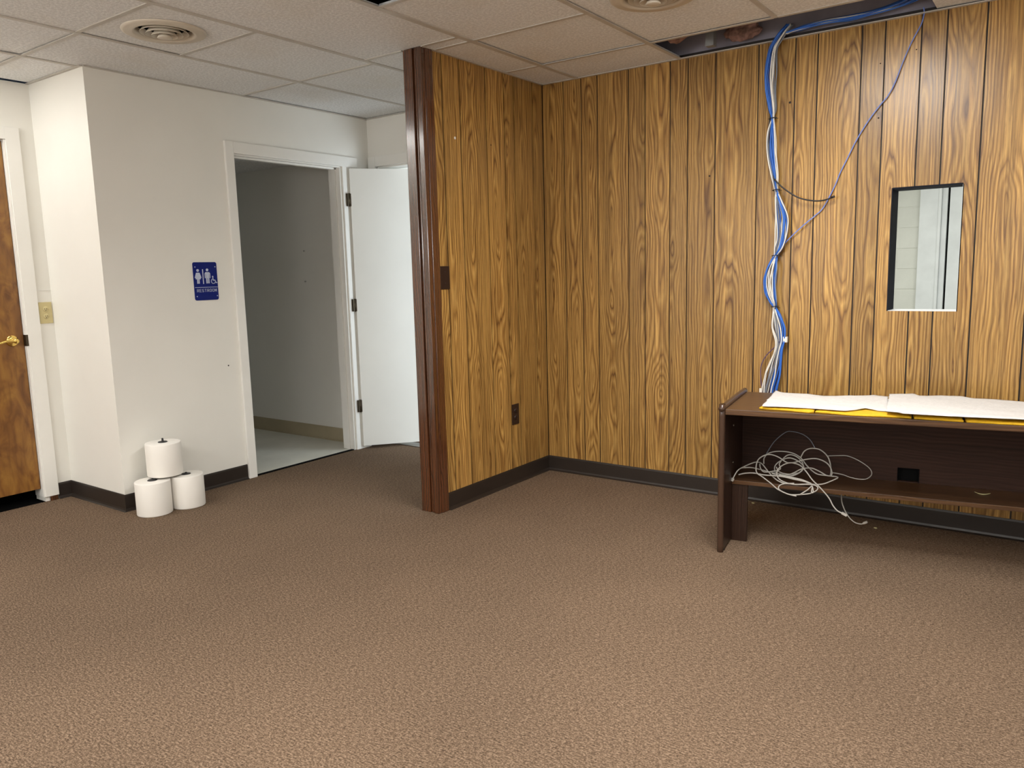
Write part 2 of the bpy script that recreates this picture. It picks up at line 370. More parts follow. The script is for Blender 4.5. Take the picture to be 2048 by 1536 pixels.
# ---- ceiling: tiles laid in bars
CE = struct(boxes('ceiling', 'dark', [(-5.2, 2.3, -3.1, 4.5, 3.0, 3.05)]))  # near-black slab above the tiles, coloured so that open gaps look shaded
HOLES = [(-2.5, 2.25), (-1.5, 4.0), (-.9, 4.0)]
V1 = (-3.49, 2.175); V2 = (-1.53, 3.215); VR = .130
XL = [-4.99, -4.385, -3.80, -3.17, -2.51, -1.85, -1.21, -.59, .05, .69, 1.33, 2.2]
CUT = {0: [-3, -1.84, -.58, .68, 1.94, YR], 1: [-3, -1.84, -.58, .68, 1.94, 3.20, YC], 2: [-3, -2.48, -1.22, .04, 1.30, 1.93, 2.445, 3.20, YC],
       3: [-3, -1.84, -.58, .68, 1.90, 3.125, YC], 4: [-3, -1.84, -.58, .68, 1.95, 2.57, 3.22, 3.84, YB],
       5: [-3, -1.2, .06, 1.32, 2.57, 3.84, YB], 6: [-3, -1.2, .06, 1.32, 2.57, 3.84, YB]}
CUT3B = [3.22, 3.84, YB]
def tile(x0, x1, y0, y1, z=.0, name='ceiling_tile', hole=None):
    bm = bmesh.new(); g = .004
    x0 += g; x1 -= g; y0 += g; y1 -= g; cx, cy = (x0 + x1) / 2, (y0 + y1) / 2
    if hole is None: box(bm, x0 - cx, x1 - cx, y0 - cy, y1 - cy, 0, .014)
    else:
        hx, hy = hole; ang = sorted([2 * math.pi * i / 40 for i in range(40)] + [math.atan2(yy - hy, xx - hx) % (2 * math.pi) for xx in (x0, x1) for yy in (y0, y1)])
        I, O, I2 = [], [], []
        for a in ang:
            c, s = math.cos(a), math.sin(a)
            t = min(((x1 if c > 0 else x0) - hx) / c if abs(c) > 1e-9 else 1e9, ((y1 if s > 0 else y0) - hy) / s if abs(s) > 1e-9 else 1e9)
            I.append(bm.verts.new((hx + c * VR - cx, hy + s * VR - cy, 0))); I2.append(bm.verts.new((hx + c * VR - cx, hy + s * VR - cy, .014)))
            O.append(bm.verts.new((hx + c * t - cx, hy + s * t - cy, 0)))
        for i in range(len(ang)):
            j = (i + 1) % len(ang); bm.faces.new((I[i], I[j], O[j], O[i])); bm.faces.new((I[i], I[j], I2[j], I2[i]))
    return obj(name, bm, 'tile', CE, (cx, cy, H + .002 + z))
BARS = []
for c in range(11):
    x0, x1 = XL[c], XL[c + 1]
    cuts = CUT.get(c, [-3, -1.84, -.58, .68, 1.94, 3.20, 3.84, YB])
    if c == 0: x0 = -4.942
    for a, b in zip(cuts, cuts[1:]):
        if c == 4 and abs(a - 1.95) < .01: BARS.append((x0, x1, b)); continue          # open bay
        if c in (5, 6) and a > 3.8: continue                                            # open strip by the wall
        if c == 3 and b > 4: tile(x0, XP - TW, a, b); BARS.append((x0, XP - TW, a)); continue
        if c == 3 and b > 3.1 and a < 3.1: pass
        if c == 7 and a > 3.8: continue
        h = V1 if (c == 2 and abs(a - 1.93) < .01) else V2 if (c == 5 and abs(a - 2.57) < .01) else None
        if c == 3 and abs(b - 3.125) < .01: tile(x0, x1, a, b); BARS.append((x0, XP - TW, b)); continue
        tile(x0 + (.015 if h == V1 else 0), x1, a, b, z=(.004 if R_.random() < .2 else 0), hole=h)
        if b < cuts[-1] - .01: BARS.append((x0, x1, b))
a0 = 3.125
for b in CUT3B: tile(XP, XL[4], a0, b); BARS.append((XP, XL[4], a0)); a0 = b
bt = tile(-.600, .04, 3.835, YB); bt.rotation_euler = (0, math.radians(.35), 0); bt.location.z += .003   # sits a little askew
for x0, x1, y in sorted(set(BARS)):
    boxes('ceiling_bar', 'tbar', [(x0 + .011, x1 - .011, y - .011, y + .011, H - .0015, H + .002)], CE)
for i, x in enumerate(XL[1:-1]):
    y1 = YR if i == 0 else YC if x < XP else YB
    L = [(x - .012, x + .012, -3, y1, H - .003, H + .002)]
    if abs(x + 1.21) < .01 or abs(x + .59) < .01: L = [(x - .012, x + .012, -3, 3.84, H - .003, H + .002)]
    if abs(x + 2.51) < .01: L = [(x - .016, x + .016, -3, YB, H - .003, H + .002)]
    boxes('ceiling_bar', 'tbar', L, CE)
# wall angles
for L in ([(XP - .002, 2.2, YB - .018, YB, H - .004, H + .001)], [(XP - .001, XP + .016, YE, YB, H - .004, H + .001)], [(XR, XR + .014, YR, YC, H - .004, H + .001)],
          [(XR, XP - TW, YC - .014, YC, H - .004, H + .001)], [(XD, XR, YR - .018, YR, H - .004, H + .001)]):
    boxes('wall_angle', 'tbar', L, CE)

# ---- plenum seen through the open bays
struct(boxes('wall_plenum', 'duct', [(-5.2, 2.3, YB + .02, YB + .10, H + .02, 3.0)]))
tag(boxes('metal_stud', 'stud', [(-1.655, -1.61, 4.10, 4.14, H + .004, 3.0), (-1.655, -1.61, 4.14, 4.142, H + .004, 3.0)]), 'short upright metal stud inside the left end of the ceiling gap', 'stud')
def lump(name, cx, cy, cz, sx, sy, sz, seed, label):
    bm = bmesh.new(); bmesh.ops.create_icosphere(bm, subdivisions=4, radius=1); rr = random.Random(seed)
    from mathutils import noise as mn
    for v in bm.verts:
        k = 1 + .30 * mn.noise(v.co * 2.2 + Vector((seed, 0, 0))) + .12 * mn.noise(v.co * 6)
        v.co = Vector((v.co.x * sx * k, v.co.y * sy * k, v.co.z * sz * k))
    for f in bm.faces: f.smooth = True
    o = obj(name, bm, 'insul', None, (cx, cy, cz)); return tag(o, label, 'insulation')
lump('insulation_batt', -1.73, 3.93, H + .10, .10, .10, .085, 3, 'torn pink insulation poking out at the left end of the ceiling gap')
lump('insulation_batt', -1.49, 4.19, H + .07, .09, .03, .05, 5, 'pinkish brown insulation batt behind the stud in the ceiling gap')

# ---- doors and casings
struct(boxes('floor_5', 'steel', [(-4.25, -3.16, YC + .01, YC + .11, 0, .006)], bev=.002)).name = 'trim_6'
T2 = struct(boxes('trim_2', 'trim', [(XD, XD + .017, 2.060, 2.135, .03, 2.185), (XD, XD + .017, 1.05, 2.060, 2.115, 2.185), (XD - .1, XD + .012, 2.050, 2.0605, .03, 2.1145)], bev=.001))
boxes('casing_foot', 'post', [(XD, XD + .012, 2.085, 2.13, 0, .03)], T2)
T3 = struct(boxes('trim_3', 'trim', [(XR, XR + .020, 3.038, 3.100, 0, 2.150), (XR, XR + .020, 3.100, 4.141, 2.078, 2.150), (XR, XR + .020, 4.075, 4.141, 0, 2.078)], bev=.004))
boxes('door_jamb', 'trim', [(XR - .12, XR - .001, 3.085, 3.0995, 0, 2.0775), (XR - .12, XR - .001, 3.984, 3.999, 0, 2.0775), (XR - .12, XR - .001, 3.085, 3.999, 2.070, 2.084),
                            (XR + .0, XR + .014, 3.999, 4.075, 0, 2.078),
                            (XR - .075, XR - .040, 3.100, 3.111, 0, 2.07), (XR - .075, XR - .040, 3.973, 3.984, 0, 2.07), (XR - .075, XR - .04, 3.10, 3.984, 2.059, 2.07)], T3)
struct(boxes('trim_4', 'trim', [(-4.335, -4.262, YC - .018, YC, 0, 2.165), (-4.262, -3.08, YC - .018, YC, 2.092, 2.165), (-3.15, -3.08, YC - .018, YC, 0, 2.092),
                                (-4.262, -4.250, YC, YC + .12, 0, 2.092), (-4.262, -3.15, YC, YC + .12, 2.080, 2.092)], bev=.003))
# wooden slab door, left
D1 = struct(empty('door_1', (XD - .02, 2.045, 0)))
boxes('door_leaf', 'doorwood', [(XD - .055, XD - .012, 1.14, 2.047, .082, 2.105)], D1, bev=.002)
kp = Vector((XD - .012, 1.985, .980))
hd = obj('door_handle', (lambda bm: (lathe(bm, [(0, .012), (.018, .012), (.030, .008), (.033, .002), (.033, 0)], 28, Matrix.Translation(kp) @ Matrix.Rotation(math.pi / 2, 4, 'Y')),
     lathe(bm, [(.011, 0), (.011, .04), (.014, .048), (.014, .062), (0, .064)], 20, Matrix.Translation(kp) @ Matrix.Rotation(math.pi / 2, 4, 'Y')),
     tube(bm, spline([kp + Vector((.055, 0, 0)), kp + Vector((.056, -.03, .004)), kp + Vector((.056, -.06, .002)), kp + Vector((.054, -.09, -.006)), kp + Vector((.050, -.115, -.004))], 6), .0075, 12), bm)[-1])(bmesh.new()), 'brass', D1)
hd['label'] = 'polished brass lever handle'
boxes('latch_plate', 'bronze', [(XD - .045, XD + .0175, 2.047, 2.0605, .945, 1.010)], D1)
# white restroom door, swung wide open
a = math.atan2(.77, .64); hp = Vector((XR + .030, 4.040, 0))
D2 = empty('door_2', hp); struct(D2)
bm = bmesh.new(); T = Matrix.Translation(hp) @ Matrix.Rotation(a, 4, 'Z')
xbox(bm, T, .006, .80, 0, .035, .022, 2.066, bev=.0015); obj('door_leaf', bm, 'doorwhite', D2)
for z in (1.845, 1.085, .330):
    bm = bmesh.new(); xbox(bm, Matrix.Translation(hp), -.022, .001, -.020, .003, z - .045, z + .045)
    xbox(bm, T, .0, .010, -.001, .030, z - .045, z + .045)
    tube(bm, [hp + Vector((.0, -.004, z - .047)), hp + Vector((.0, -.004, z + .047))], .006, 10)
    obj('hinge', bm, 'bronze', D2)
bm = bmesh.new()
k0 = T @ Vector((.74, 0, .97)); lathe(bm, [(.028, 0), (.028, .006), (.012, .01), (.012, .03), (.026, .04), (.028, .055), (.018, .066), (0, .068)], 24, T @ Matrix.Translation((.74, 0, .97)) @ Matrix.Rotation(math.pi / 2, 4, 'X'))
obj('door_knob', bm, 'brass', D2)

# ---- room behind the pass-through window
WF = struct(boxes('wall_office', 'joint', [(-2.0, -1.0, 8.60, 8.7, 0, 2.6), (-2.1, -2.0, YB + .13, 8.7, 0, 2.7), (2.2, 2.3, YB + .13, 8.7, 0, 2.6), (-1.0, -.0, 8.60, 8.7, 2.15, 2.6), (0, 2.2, 8.60, 8.7, 0, 2.6)]))
bmb = bmesh.new(); box(bmb, .004, .396, -.006, 0, .004, .193, bev=.003)
first = obj('block', bmb, 'block', WF, (-1.86, 8.6, .04))
for k in range(13):
    for x in (-1.66,) if k % 2 else (-1.86, -1.46 - .0):
        o = obj('block', None, 'block', WF, (x, 8.6, .04 + .1985 * k - .006), mesh=first.data)
bpy.data.objects.remove(first)
struct(boxes('wall_office_side', 'paint', [(-2.0, 2.2, YB + .131, YB + .14, 0, WZ0 - .02), (-2, WX0 - .01, YB + .131, YB + .14, WZ0 - .02, 2.6), (WX1 + .02, 2.2, YB + .131, YB + .14, WZ0 - .02, 2.6), (WX0 - .01, WX1 + .02, YB + .131, YB + .14, WZ1 + .02, 2.6)]))
struct(boxes('ceiling_office', 'tile', [(-2, 2.2, YB + .13, 8.7, 2.6, 2.62)])).name = 'ceiling_4'
struct(boxes('trim_5', 'bpaint', [(-1.262, -1.10, 8.50, 8.6, 0, 2.25), (-1.10, -1.075, 8.47, 8.6, 0, 2.25), (-1.075, -1.03, 8.52, 8.6, 0, 2.2)], bev=.004))
D3 = struct(empty('door_3', (-1.02, 8.54, 0)))
boxes('door_leaf', 'bpaint', [(-1.012, -.12, 8.53, 8.57, .01, 2.14)], D3)
boxes('door_gap', 'dark', [(-1.03, -1.00, 8.575, 8.58, 0, 2.15)], D3)

# ================================================================== THINGS
# ---- ceiling vents
def vent(loc, label):
    t = tag(empty('ceiling_vent', (*loc, H)), label, 'vent', None)
    def part(name, prof, m='vent'):
        bm = bmesh.new(); lathe(bm, prof, 48); return obj(name, bm, m, t, (0, 0, 0))
    part('flange', [(.120, .022), (.123, -.001), (.131, -.009), (.140, -.011), (.146, -.007), (.170, -.009), (.182, -.004), (.184, .001)])
    part('collar', [(.1205, .02), (.120, .09), (.120, .12), (0, .12)], 'dark')
    for r, z in ((.106, -.010), (.082, -.017), (.058, -.024)):
        part('louvre_ring', [(r - .018, z + .022), (r - .002, z + .002), (r, z), (r - .001, z + .004), (r - .016, z + .024)])
    part('centre_cone', [(0, -.032), (.026, -.031), (.033, -.028), (.018, -.008), (0, -.006)])
    for k in range(3):
        bm = bmesh.new(); xbox(bm, Matrix.Rotation(k * 2.094 + .4, 4, 'Z'), .01, .13, -.003, .003, .018, .030); obj('spoke', bm, 'dark', t, (0, 0, 0))
    return t
vent(V1, 'round white ceiling vent with nested rings above the restroom wall')
vent(V2, 'round ceiling vent cut off by the top edge, near the open ceiling strip')

# ---- wall plates
def plate_on_X(name, X, y0, y1, z0, z1, m, label, cat, outlet=False):
    t = tag(empty(name, (X, (y0 + y1) / 2, (z0 + z1) / 2)), label, cat)
    bm = bmesh.new(); box(bm, X, X + .006, y0, y1, z0, z1, bev=.002); obj('cover_plate', bm, m, t)
    yc, zc = (y0 + y1) / 2, (z0 + z1) / 2
    if outlet:
        for s in (-1, 1):
            bm = bmesh.new(); lathe(bm, [(0, .0085), (.015, .0085), (.0165, .006), (.0165, 0)], 20, Matrix.Translation((X, yc, zc + s * .021)) @ Matrix.Rotation(math.pi / 2, 4, 'Y'))
            sk = obj('socket', bm, m, t)
            sm = 'black' if m != 'plate' else 'dark'
            boxes('slot', sm, [(X + .008, X + .0092, yc - .0065, yc - .0045, zc + s * .021 - .002, zc + s * .021 + .006)], sk)
            boxes('slot', sm, [(X + .008, X + .0092, yc + .0045, yc + .0065, zc + s * .021 - .002, zc + s * .021 + .006)], sk)
            bm = bmesh.new(); lathe(bm, [(0, .0092), (.0025, .0092), (.0025, .008)], 10, Matrix.Translation((X, yc, zc + s * .021 - .008)) @ Matrix.Rotation(math.pi / 2, 4, 'Y')); obj('ground_hole', bm, sm, sk)
        L = [0]
    else: L = [-.03, .03]
    for dz in L:
        bm = bmesh.new(); lathe(bm, [(0, .0078), (.003, .0072), (.0035, .005)], 12, Matrix.Translation((X, yc, zc + dz)) @ Matrix.Rotation(math.pi / 2, 4, 'Y')); obj('screw', bm, m if outlet else 'plate', t)
    return t
plate_on_X('wall_outlet', XD, 2.141, 2.214, 1.068, 1.194, 'ivory', 'ivory duplex outlet on the white wall beside the wooden door', 'outlet', True)
plate_on_X('blank_plate', XP, 3.200, 3.276, 1.220, 1.343, 'plate', 'blank dark brown cover plate beside the post on the panelled partition', 'cover plate')
plate_on_X('wall_outlet', XP, 3.826, 3.896, .370, .497, 'plate', 'dark brown outlet low on the panelled partition near the corner', 'outlet', True)

# ---- restroom sign
s0, s1, sz0, sz1 = 2.762, 2.924, 1.177, 1.408; SWd = s1 - s0; SHt = sz1 - sz0
def rrect(bm, X0, X1, y0, y1, z0, z1, r, n=6):
    P = []
    for cy, cz, a0 in ((y1 - r, z1 - r, 0), (y0 + r, z1 - r, 90), (y0 + r, z0 + r, 180), (y1 - r, z0 + r, 270)):
        for k in range(n + 1):
            a = math.radians(a0 + 90 * k / n); P.append((cy + r * math.cos(a), cz + r * math.sin(a)))
    A = [bm.verts.new((X0, y, z)) for y, z in P]; B = [bm.verts.new((X1, y, z)) for y, z in P]
    bm.faces.new(A); bm.faces.new(B)
    for i in range(len(P)): j = (i + 1) % len(P); bm.faces.new((A[i], A[j], B[j], B[i]))
SG = tag(empty('restroom_sign', (XR, (s0 + s1) / 2, (sz0 + sz1) / 2)), 'blue restroom sign with white figures on the wall left of the doorway', 'sign')
bm = bmesh.new(); rrect(bm, XR, XR + .004, s0, s1, sz0, sz1, .012); obj('sign_plate', bm, 'sign', SG)
def SP(u, v): return (s0 + u * SWd, sz1 - v * SHt)
def poly(bm, pts, X0=XR + .004, X1=XR + .0052):
    q = [SP(u, v) for u, v in pts]
    A = [bm.verts.new((X0, *p)) for p in q]; B = [bm.verts.new((X1, *p)) for p in q]
    bm.faces.new(B)
    for i in range(len(q)): j = (i + 1) % len(q); bm.faces.new((A[i], A[j], B[j], B[i]))
def disc(bm, u, v, r, n=14):
    poly(bm, [(u + r / SWd * math.cos(2 * math.pi * k / n), v + r / SHt * math.sin(2 * math.pi * k / n)) for k in range(n)])
bm = bmesh.new(); disc(bm, .185, .215, .0085)
poly(bm, [(.11, .275), (.255, .275), (.325, .405), (.290, .42), (.245, .345), (.292, .445), (.237, .445), (.237, .56), (.192, .56), (.192, .45), (.178, .45), (.178, .56), (.133, .56), (.133, .445), (.078, .445), (.125, .345), (.08, .42), (.045, .405)])
obj('woman_figure', bm, 'signw', SG)
bm = bmesh.new(); disc(bm, .582, .205, .0085)
poly(bm, [(.505, .262), (.66, .262), (.70, .30), (.70, .42), (.665, .42), (.665, .315), (.650, .315), (.650, .56), (.595, .56), (.595, .42), (.573, .42), (.573, .56), (.515, .56), (.515, .315), (.500, .315), (.500, .42), (.465, .42), (.465, .30)])
obj('man_figure', bm, 'signw', SG)
bm = bmesh.new(); poly(bm, [(.375, .185), (.41, .185), (.41, .57), (.375, .57)]); obj('divider_bar', bm, 'signw', SG)
bm = bmesh.new()
def ring(bm, u, v, r, w, a0, a1, n=20):
    for k in range(n):
        a, b_ = a0 + (a1 - a0) * k / n, a0 + (a1 - a0) * (k + 1) / n
        poly(bm, [(u + (r + q) / SWd * math.cos(t), v + (r + q) / SHt * math.sin(t)) for q, t in ((0, a), (w, a), (w, b_), (0, b_))])
ring(bm, .815, .505, .0125, .0035, math.radians(-10), math.radians(245)); disc(bm, .80, .385, .0048)
poly(bm, [(.785, .40), (.815, .40), (.825, .465), (.89, .465), (.945, .535), (.975, .530), (.98, .548), (.93, .562), (.872, .49), (.80, .49)])
obj('wheelchair_symbol', bm, 'signw', SG)
bm = bmesh.new(); poly(bm, [(.03, .655), (.985, .655), (.985, .667), (.03, .667)]); obj('rule_line', bm, 'signw', SG)
for u, v in ((.085, .125), (.93, .125), (.085, .895), (.94, .895)):
    bm = bmesh.new(); disc(bm, u, v, .0035, 10); obj('mounting_screw', bm, 'signw', SG)
# lettering as strokes
FONT = {'R': [[(0, 1), (0, 0), (.75, 0), (.95, .12), (.95, .38), (.75, .5), (0, .5)], [(.5, .5), (.95, 1)]], 'E': [[(.9, 0), (0, 0), (0, 1), (.9, 1)], [(0, .5), (.75, .5)]],
        'S': [[(.9, .12), (.7, 0), (.2, 0), (0, .15), (0, .35), (.2, .5), (.7, .5), (.9, .65), (.9, .85), (.7, 1), (.2, 1), (0, .88)]], 'T': [[(0, 0), (1, 0)], [(.5, 0), (.5, 1)]],
        'O': [[(.25, 0), (.7, 0), (.95, .25), (.95, .75), (.7, 1), (.25, 1), (0, .75), (0, .25), (.25, 0)]], 'M': [[(0, 1), (0, 0), (.5, .7), (1, 0), (1, 1)]]}
bm = bmesh.new(); lw = .0022; ch = .072; cw = .068; u = .105
for c in 'RESTROOM':
    for L in FONT[c]:
        for (xa, ya), (xb, yb) in zip(L, L[1:]):
            pa = Vector(((u + xa * cw) * SWd, (.708 + ya * ch) * SHt)); pb = Vector(((u + xb * cw) * SWd, (.708 + yb * ch) * SHt)); d = (pb - pa).normalized(); n = Vector((-d.y, d.x)) * lw / 2; pa -= d * lw / 2; pb += d * lw / 2
            poly(bm, [(q.x / SWd, q.y / SHt) for q in (pa + n, pb + n, pb - n, pa - n)])
    u += .107
obj('restroom_lettering', bm, 'signw', SG)

# ---- paper towel rolls
def roll(loc, r, h, label, tilt=(0, 0), pin=.012):
    t = tag(empty('paper_towel_roll', loc, rx=tilt[0], ry=tilt[1]), label, 'paper roll', 'paper towel rolls stacked against the wall')
    bm = bmesh.new(); lathe(bm, [(.021, h), (r - .004, h), (r - .001, h - .0015), (r, h - .005), (r, .005), (r - .002, .001), (r - .005, 0), (.021, 0), (.021, h)], 56); obj('paper', bm, 'paper', t, (0, 0, 0))
    for k in range(8):
        rr = .034 + k * .0072
        bm = bmesh.new(); lathe(bm, [(rr, h + .0001), (rr + .0006, h + .0007), (rr + .0012, h + .0001)], 48); obj('wound_layer', bm, 'paper', t, (0, 0, 0))
    bm = bmesh.new(); lathe(bm, [(.026, h - .01), (.026, h + .002), (.022, h + .005), (.010, h + .006), (.006, h + .009), (.005, h + pin - .001), (0, h + pin)], 24); obj('core_plug', bm, 'black', t, (0, 0, 0))
    bm = bmesh.new(); box(bm, r * .995, r * .995 + .0012, -.004, .0015, .001, h - .001); obj('loose_end', bm, 'paper', t, (0, 0, 0), rotz=3.4)
    return t
roll((-4.169, 2.291, 0), .0945, .190, 'white paper roll at lower left of the three-roll stack')
roll((-4.138, 2.480, 0), .0935, .188, 'white paper roll at lower right of the three-roll stack')
roll((-4.190, 2.385, .202), .0960, .188, 'white paper roll resting on top of the two others', pin=.024)

# ---- desk with shelf, parallel to the wall but turned a little
th = math.radians(8.8); UA = Vector((math.cos(th), math.sin(th), 0)); VA = Vector((-math.sin(th), math.cos(th), 0)); O = Vector((-1.273, 3.357, 0))
TD = Matrix.Translation(O) @ Matrix.Rotation(th, 4, 'Z')
DK = tag(empty('desk', O, th), 'low dark walnut desk with an open shelf beneath, against the panelled wall', 'desk')
def dbox(name, m, L, bev=.001, par=None):
    bm = bmesh.new()
    for q in L: box(bm, *q, bev=bev)
    return obj(name, bm, m, par or DK, (0, 0, 0))
LEN = 1.62; DP = .53; ZT = .671
dbox('desktop', 'desk', [(.028, LEN - .028, .004, DP, ZT - .026, ZT)], .003)
for x in (0, LEN - .028):
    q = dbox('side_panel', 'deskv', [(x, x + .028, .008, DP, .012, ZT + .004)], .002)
    bm = bmesh.new(); tube(bm, spline([(x + .014, .008, .012), (x + .014, .004, .03), (x + .014, .004, .64), (x + .014, .010, .668), (x + .014, .03, ZT + .004), (x + .014, DP - .02, ZT + .004), (x + .014, DP, ZT)], 4), .0142, 12)
    obj('edge_moulding', bm, 'tmold', DK, (0, 0, 0))
    for y in (.035, DP - .05):
        bm = bmesh.new(); lathe(bm, [(.013, 0), (.015, .004), (.013, .012), (0, .014)], 16, Matrix.Translation((x + .014, y, 0))); obj('glide', bm, 'black', DK, (0, 0, 0))
HX0, HX1, HZ0, HZ1 = .733, .818, .302, .362; VB = .43
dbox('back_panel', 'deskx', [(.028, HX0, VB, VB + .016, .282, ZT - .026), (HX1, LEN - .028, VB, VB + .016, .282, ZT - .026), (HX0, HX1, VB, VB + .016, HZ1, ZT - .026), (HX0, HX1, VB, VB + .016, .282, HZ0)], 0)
dbox('shelf', 'desk', [(.028, LEN - .028, .178, VB, .280, .299)], .0015)
dbox('shelf_support', 'deskv', [(.028, .100, .185, .205, .0, .280)], .001)
dbox('cable_hole_edge_shade', 'dark', [(HX0 - .003, HX0, VB - .002, VB + .018, HZ0 - .003, HZ1 + .003), (HX1, HX1 + .003, VB - .002, VB + .018, HZ0 - .003, HZ1 + .003), (HX0, HX1, VB - .002, VB + .018, HZ1, HZ1 + .003), (HX0 - .001, HX1 + .001, VB + .03, VB + .032, HZ0 - .01, HZ1 + .01)], 0)  # last box: black plate standing in for the shade behind the hole
for x, z in ((.03, .38), (.03, .56)):
    bm = bmesh.new(); lathe(bm, [(0, .003), (.005, .0025), (.006, 0)], 12, Matrix.Translation((x - .002, .20, z)) @ Matrix.Rotation(math.pi / 2, 4, 'Y')); obj('cam_screw', bm, 'steel', DK, (0, 0, 0))
def onV(x, y, v):                      # a point on the plane v (depth behind the desk's front)
    d = ray(x, y); t = ((O - CAM).dot(VA) + v) / d.dot(VA); return CAM + d * t
def onTop(x, y, z):
    return atZ(x, y, z)

# ---- cloths on the desk
from mathutils import noise as MN
def interp(P, x):
    for (a, b), (c, d) in zip(P, P[1:]):
        if x <= c: return b + (d - b) * max(0, (x - a)) / (c - a)
    return P[-1][1]
def c7(P): return [(1400 + x / 4.0425, 740 + y / 4.0425) for x, y in P]
def c8(P): return [(1700 + x / 4.043, 740 + y / 4.043) for x, y in P]
WFr = c7([(480, 284), (700, 292), (880, 302), (1180, 322), (1255, 316), (1340, 300), (1440, 322), (1600, 335)]) + c8([(430, 345), (700, 360), (930, 372), (1407, 392), (1700, 408)])
WBk = c7([(615, 162), (660, 178), (880, 190), (1000, 204), (1250, 204), (1400, 197), (1520, 208)]) + c8([(320, 190), (520, 187), (560, 203), (900, 205), (980, 225), (1407, 252), (1700, 268)])
YFr = c7([(476, 297), (700, 312), (880, 329), (940, 326), (1180, 347), (1250, 352), (1617, 366)]) + c8([(500, 373), (930, 402), (1407, 428), (1700, 444)])
def cloth(name, m, x0f, x1f, x0b, x1b, front, back, zb, zt, label, cat, group, seed, nz=.003, nu=70, nv=22, inset=0):
    bm = bmesh.new(); G = []
    for i in range(nu + 1):
        s = i / nu; xf = x0f + (x1f - x0f) * s; xb = x0b + (x1b - x0b) * s
        pf = onTop(xf, interp(front, xf), zt); pb = onTop(xb, interp(back, xb), zt); row = []
        pf = pf + VA * inset
        for j in range(nv + 1):
            t = j / nv; p = pf.lerp(pb, t)
            e = min(min(i, nu - i) / 2.0, min(j, nv - j) / 1.5, 1)
            wv = MN.noise(Vector((p.x * 9 + seed, p.y * 16, seed))) * nz + MN.noise(Vector((p.x * 40, p.y * 40, seed))) * nz * .35
            p = Vector((p.x, p.y, max(zb + .002, zt + wv - (1 - e) * .35 * (zt - zb)))); 
            if j == 0: p += VA * (MN.noise(Vector((p.x * 22 + seed, 3, 1))) * .004)
            if i == 0 or i == nu: p += UA * MN.noise(Vector((p.y * 25, seed, 5))) * .005
            row.append(bm.verts.new(p))
        G.append(row)
    Bt = [[bm.verts.new(Vector((v.co.x, v.co.y, zb))) for v in row] for row in G]
    for i in range(nu):
        for j in range(nv):
            f = bm.faces.new((G[i][j], G[i + 1][j], G[i + 1][j + 1], G[i][j + 1])); f.smooth = True
            bm.faces.new((Bt[i][j], Bt[i][j + 1], Bt[i + 1][j + 1], Bt[i + 1][j]))
    for i in range(nu):
        for j in (0, nv): f = bm.faces.new((G[i][j], G[i + 1][j], Bt[i + 1][j], Bt[i][j])); f.smooth = True
    for j in range(nv):
        for i in (0, nu): bm.faces.new((G[i][j], G[i][j + 1], Bt[i][j + 1], Bt[i][j]))
    return tag(obj(name, bm, m), label, cat, group)
ZC = ZT + .0008
yel = [(1519, 1628, 1556, 1650, 'leftmost yellow cloth peeking out under the white towels'), (1630, 1823, 1654, 1822, 'rumpled yellow cloth under the white towels, bulging at its front edge'),
       (1828, 1927, 1829, 1912, 'short yellow cloth under the right white towel'), (1932, 2110, 1918, 2070, 'yellow cloth under the white towels at the right picture edge')]
for k, (a0, a1, b0, b1, lb) in enumerate(yel):
    cloth('yellow_cloth', 'yellow', a0, a1, b0, b1, YFr, [(x, y + 4) for x, y in WBk], ZC, ZC + .011, lb, 'cloth', 'yellow cloths on the desk', 11 + k, .003, nu=40)
cloth('white_towel', 'white', 1524, 1778, 1552, 1776, WFr, WBk, ZC + .0155, ZC + .0205, 'long white textured towel over the left half of the yellow cloths', 'towel', 'white towels on the desk', 3, .003)
cloth('white_towel', 'white', 1772, 2110, 1779, 2080, WFr, WBk, ZC + .0245, ZC + .0290, 'white textured towel overlapping the other and running off the right edge', 'towel', 'white towels on the desk', 6, .003, nu=80)
bm = bmesh.new(); tube(bm, spline([onTop(1540 + x, 783 + y, ZC + .022) for x, y in ((3, 3), (10, 1), (18, 3))], 4), .003, 8)
bm.free()

# ---- cable bundle down the wall
CB = tag(empty('cable_bundle', (-1.33, YB - .03, .7)), 'bundle of blue and cream network cables hanging down the panelled wall', 'cable')
ST = [(48, 1580, 6), (62, 1568, 8), (80, 1556, 8), (100, 1546, 8), (140, 1542, 12), (175, 1541, 11), (215, 1545, 8), (237, 1545, 4.5), (262, 1543, 7.5), (290, 1543, 9.5), (320, 1545, 9), (350, 1549, 7), (380, 1552, 4.5),
      (400, 1557, 7), (430, 1563, 12), (455, 1563, 12.5), (480, 1561, 11), (497, 1556, 8), (511, 1551, 5), (535, 1544, 10), (560, 1540, 12.5), (585, 1541, 11), (602, 1546, 7), (613, 1549, 4.5), (630, 1553, 8), (655, 1557, 13), (680, 1560, 9),
      (700, 1557, 8), (725, 1551, 12), (750, 1545, 15), (786, 1538, 15)]
TIES = [237, 380, 511, 613]
def seg_of(y):
    for i, t in enumerate(TIES):
        if y <= t: return i
    return 4
BL = [[-1, -.3, -.6, -1, 1], [-.8, 0, .2, -.9, .8], [-.65, .2, .5, -.75, .55], [-.9, .45, .8, -.6, .3], [-.5, -.1, 1, .85, .9], [-.35, .3, -.2, -.8, .65], [-.2, .1, .6, .9, .1], [-.75, .55, .35, .6, 1]]
CR = [[.05, .8, -1, -.3, -1], [.2, 1, -.75, -.05, -.75], [.3, -1, .05, .15, -.45], [.4, -.85, .75, .3, -.1], [.12, .65, -.1, 0, -.9], [.35, .9, .9, -.45, .2]]
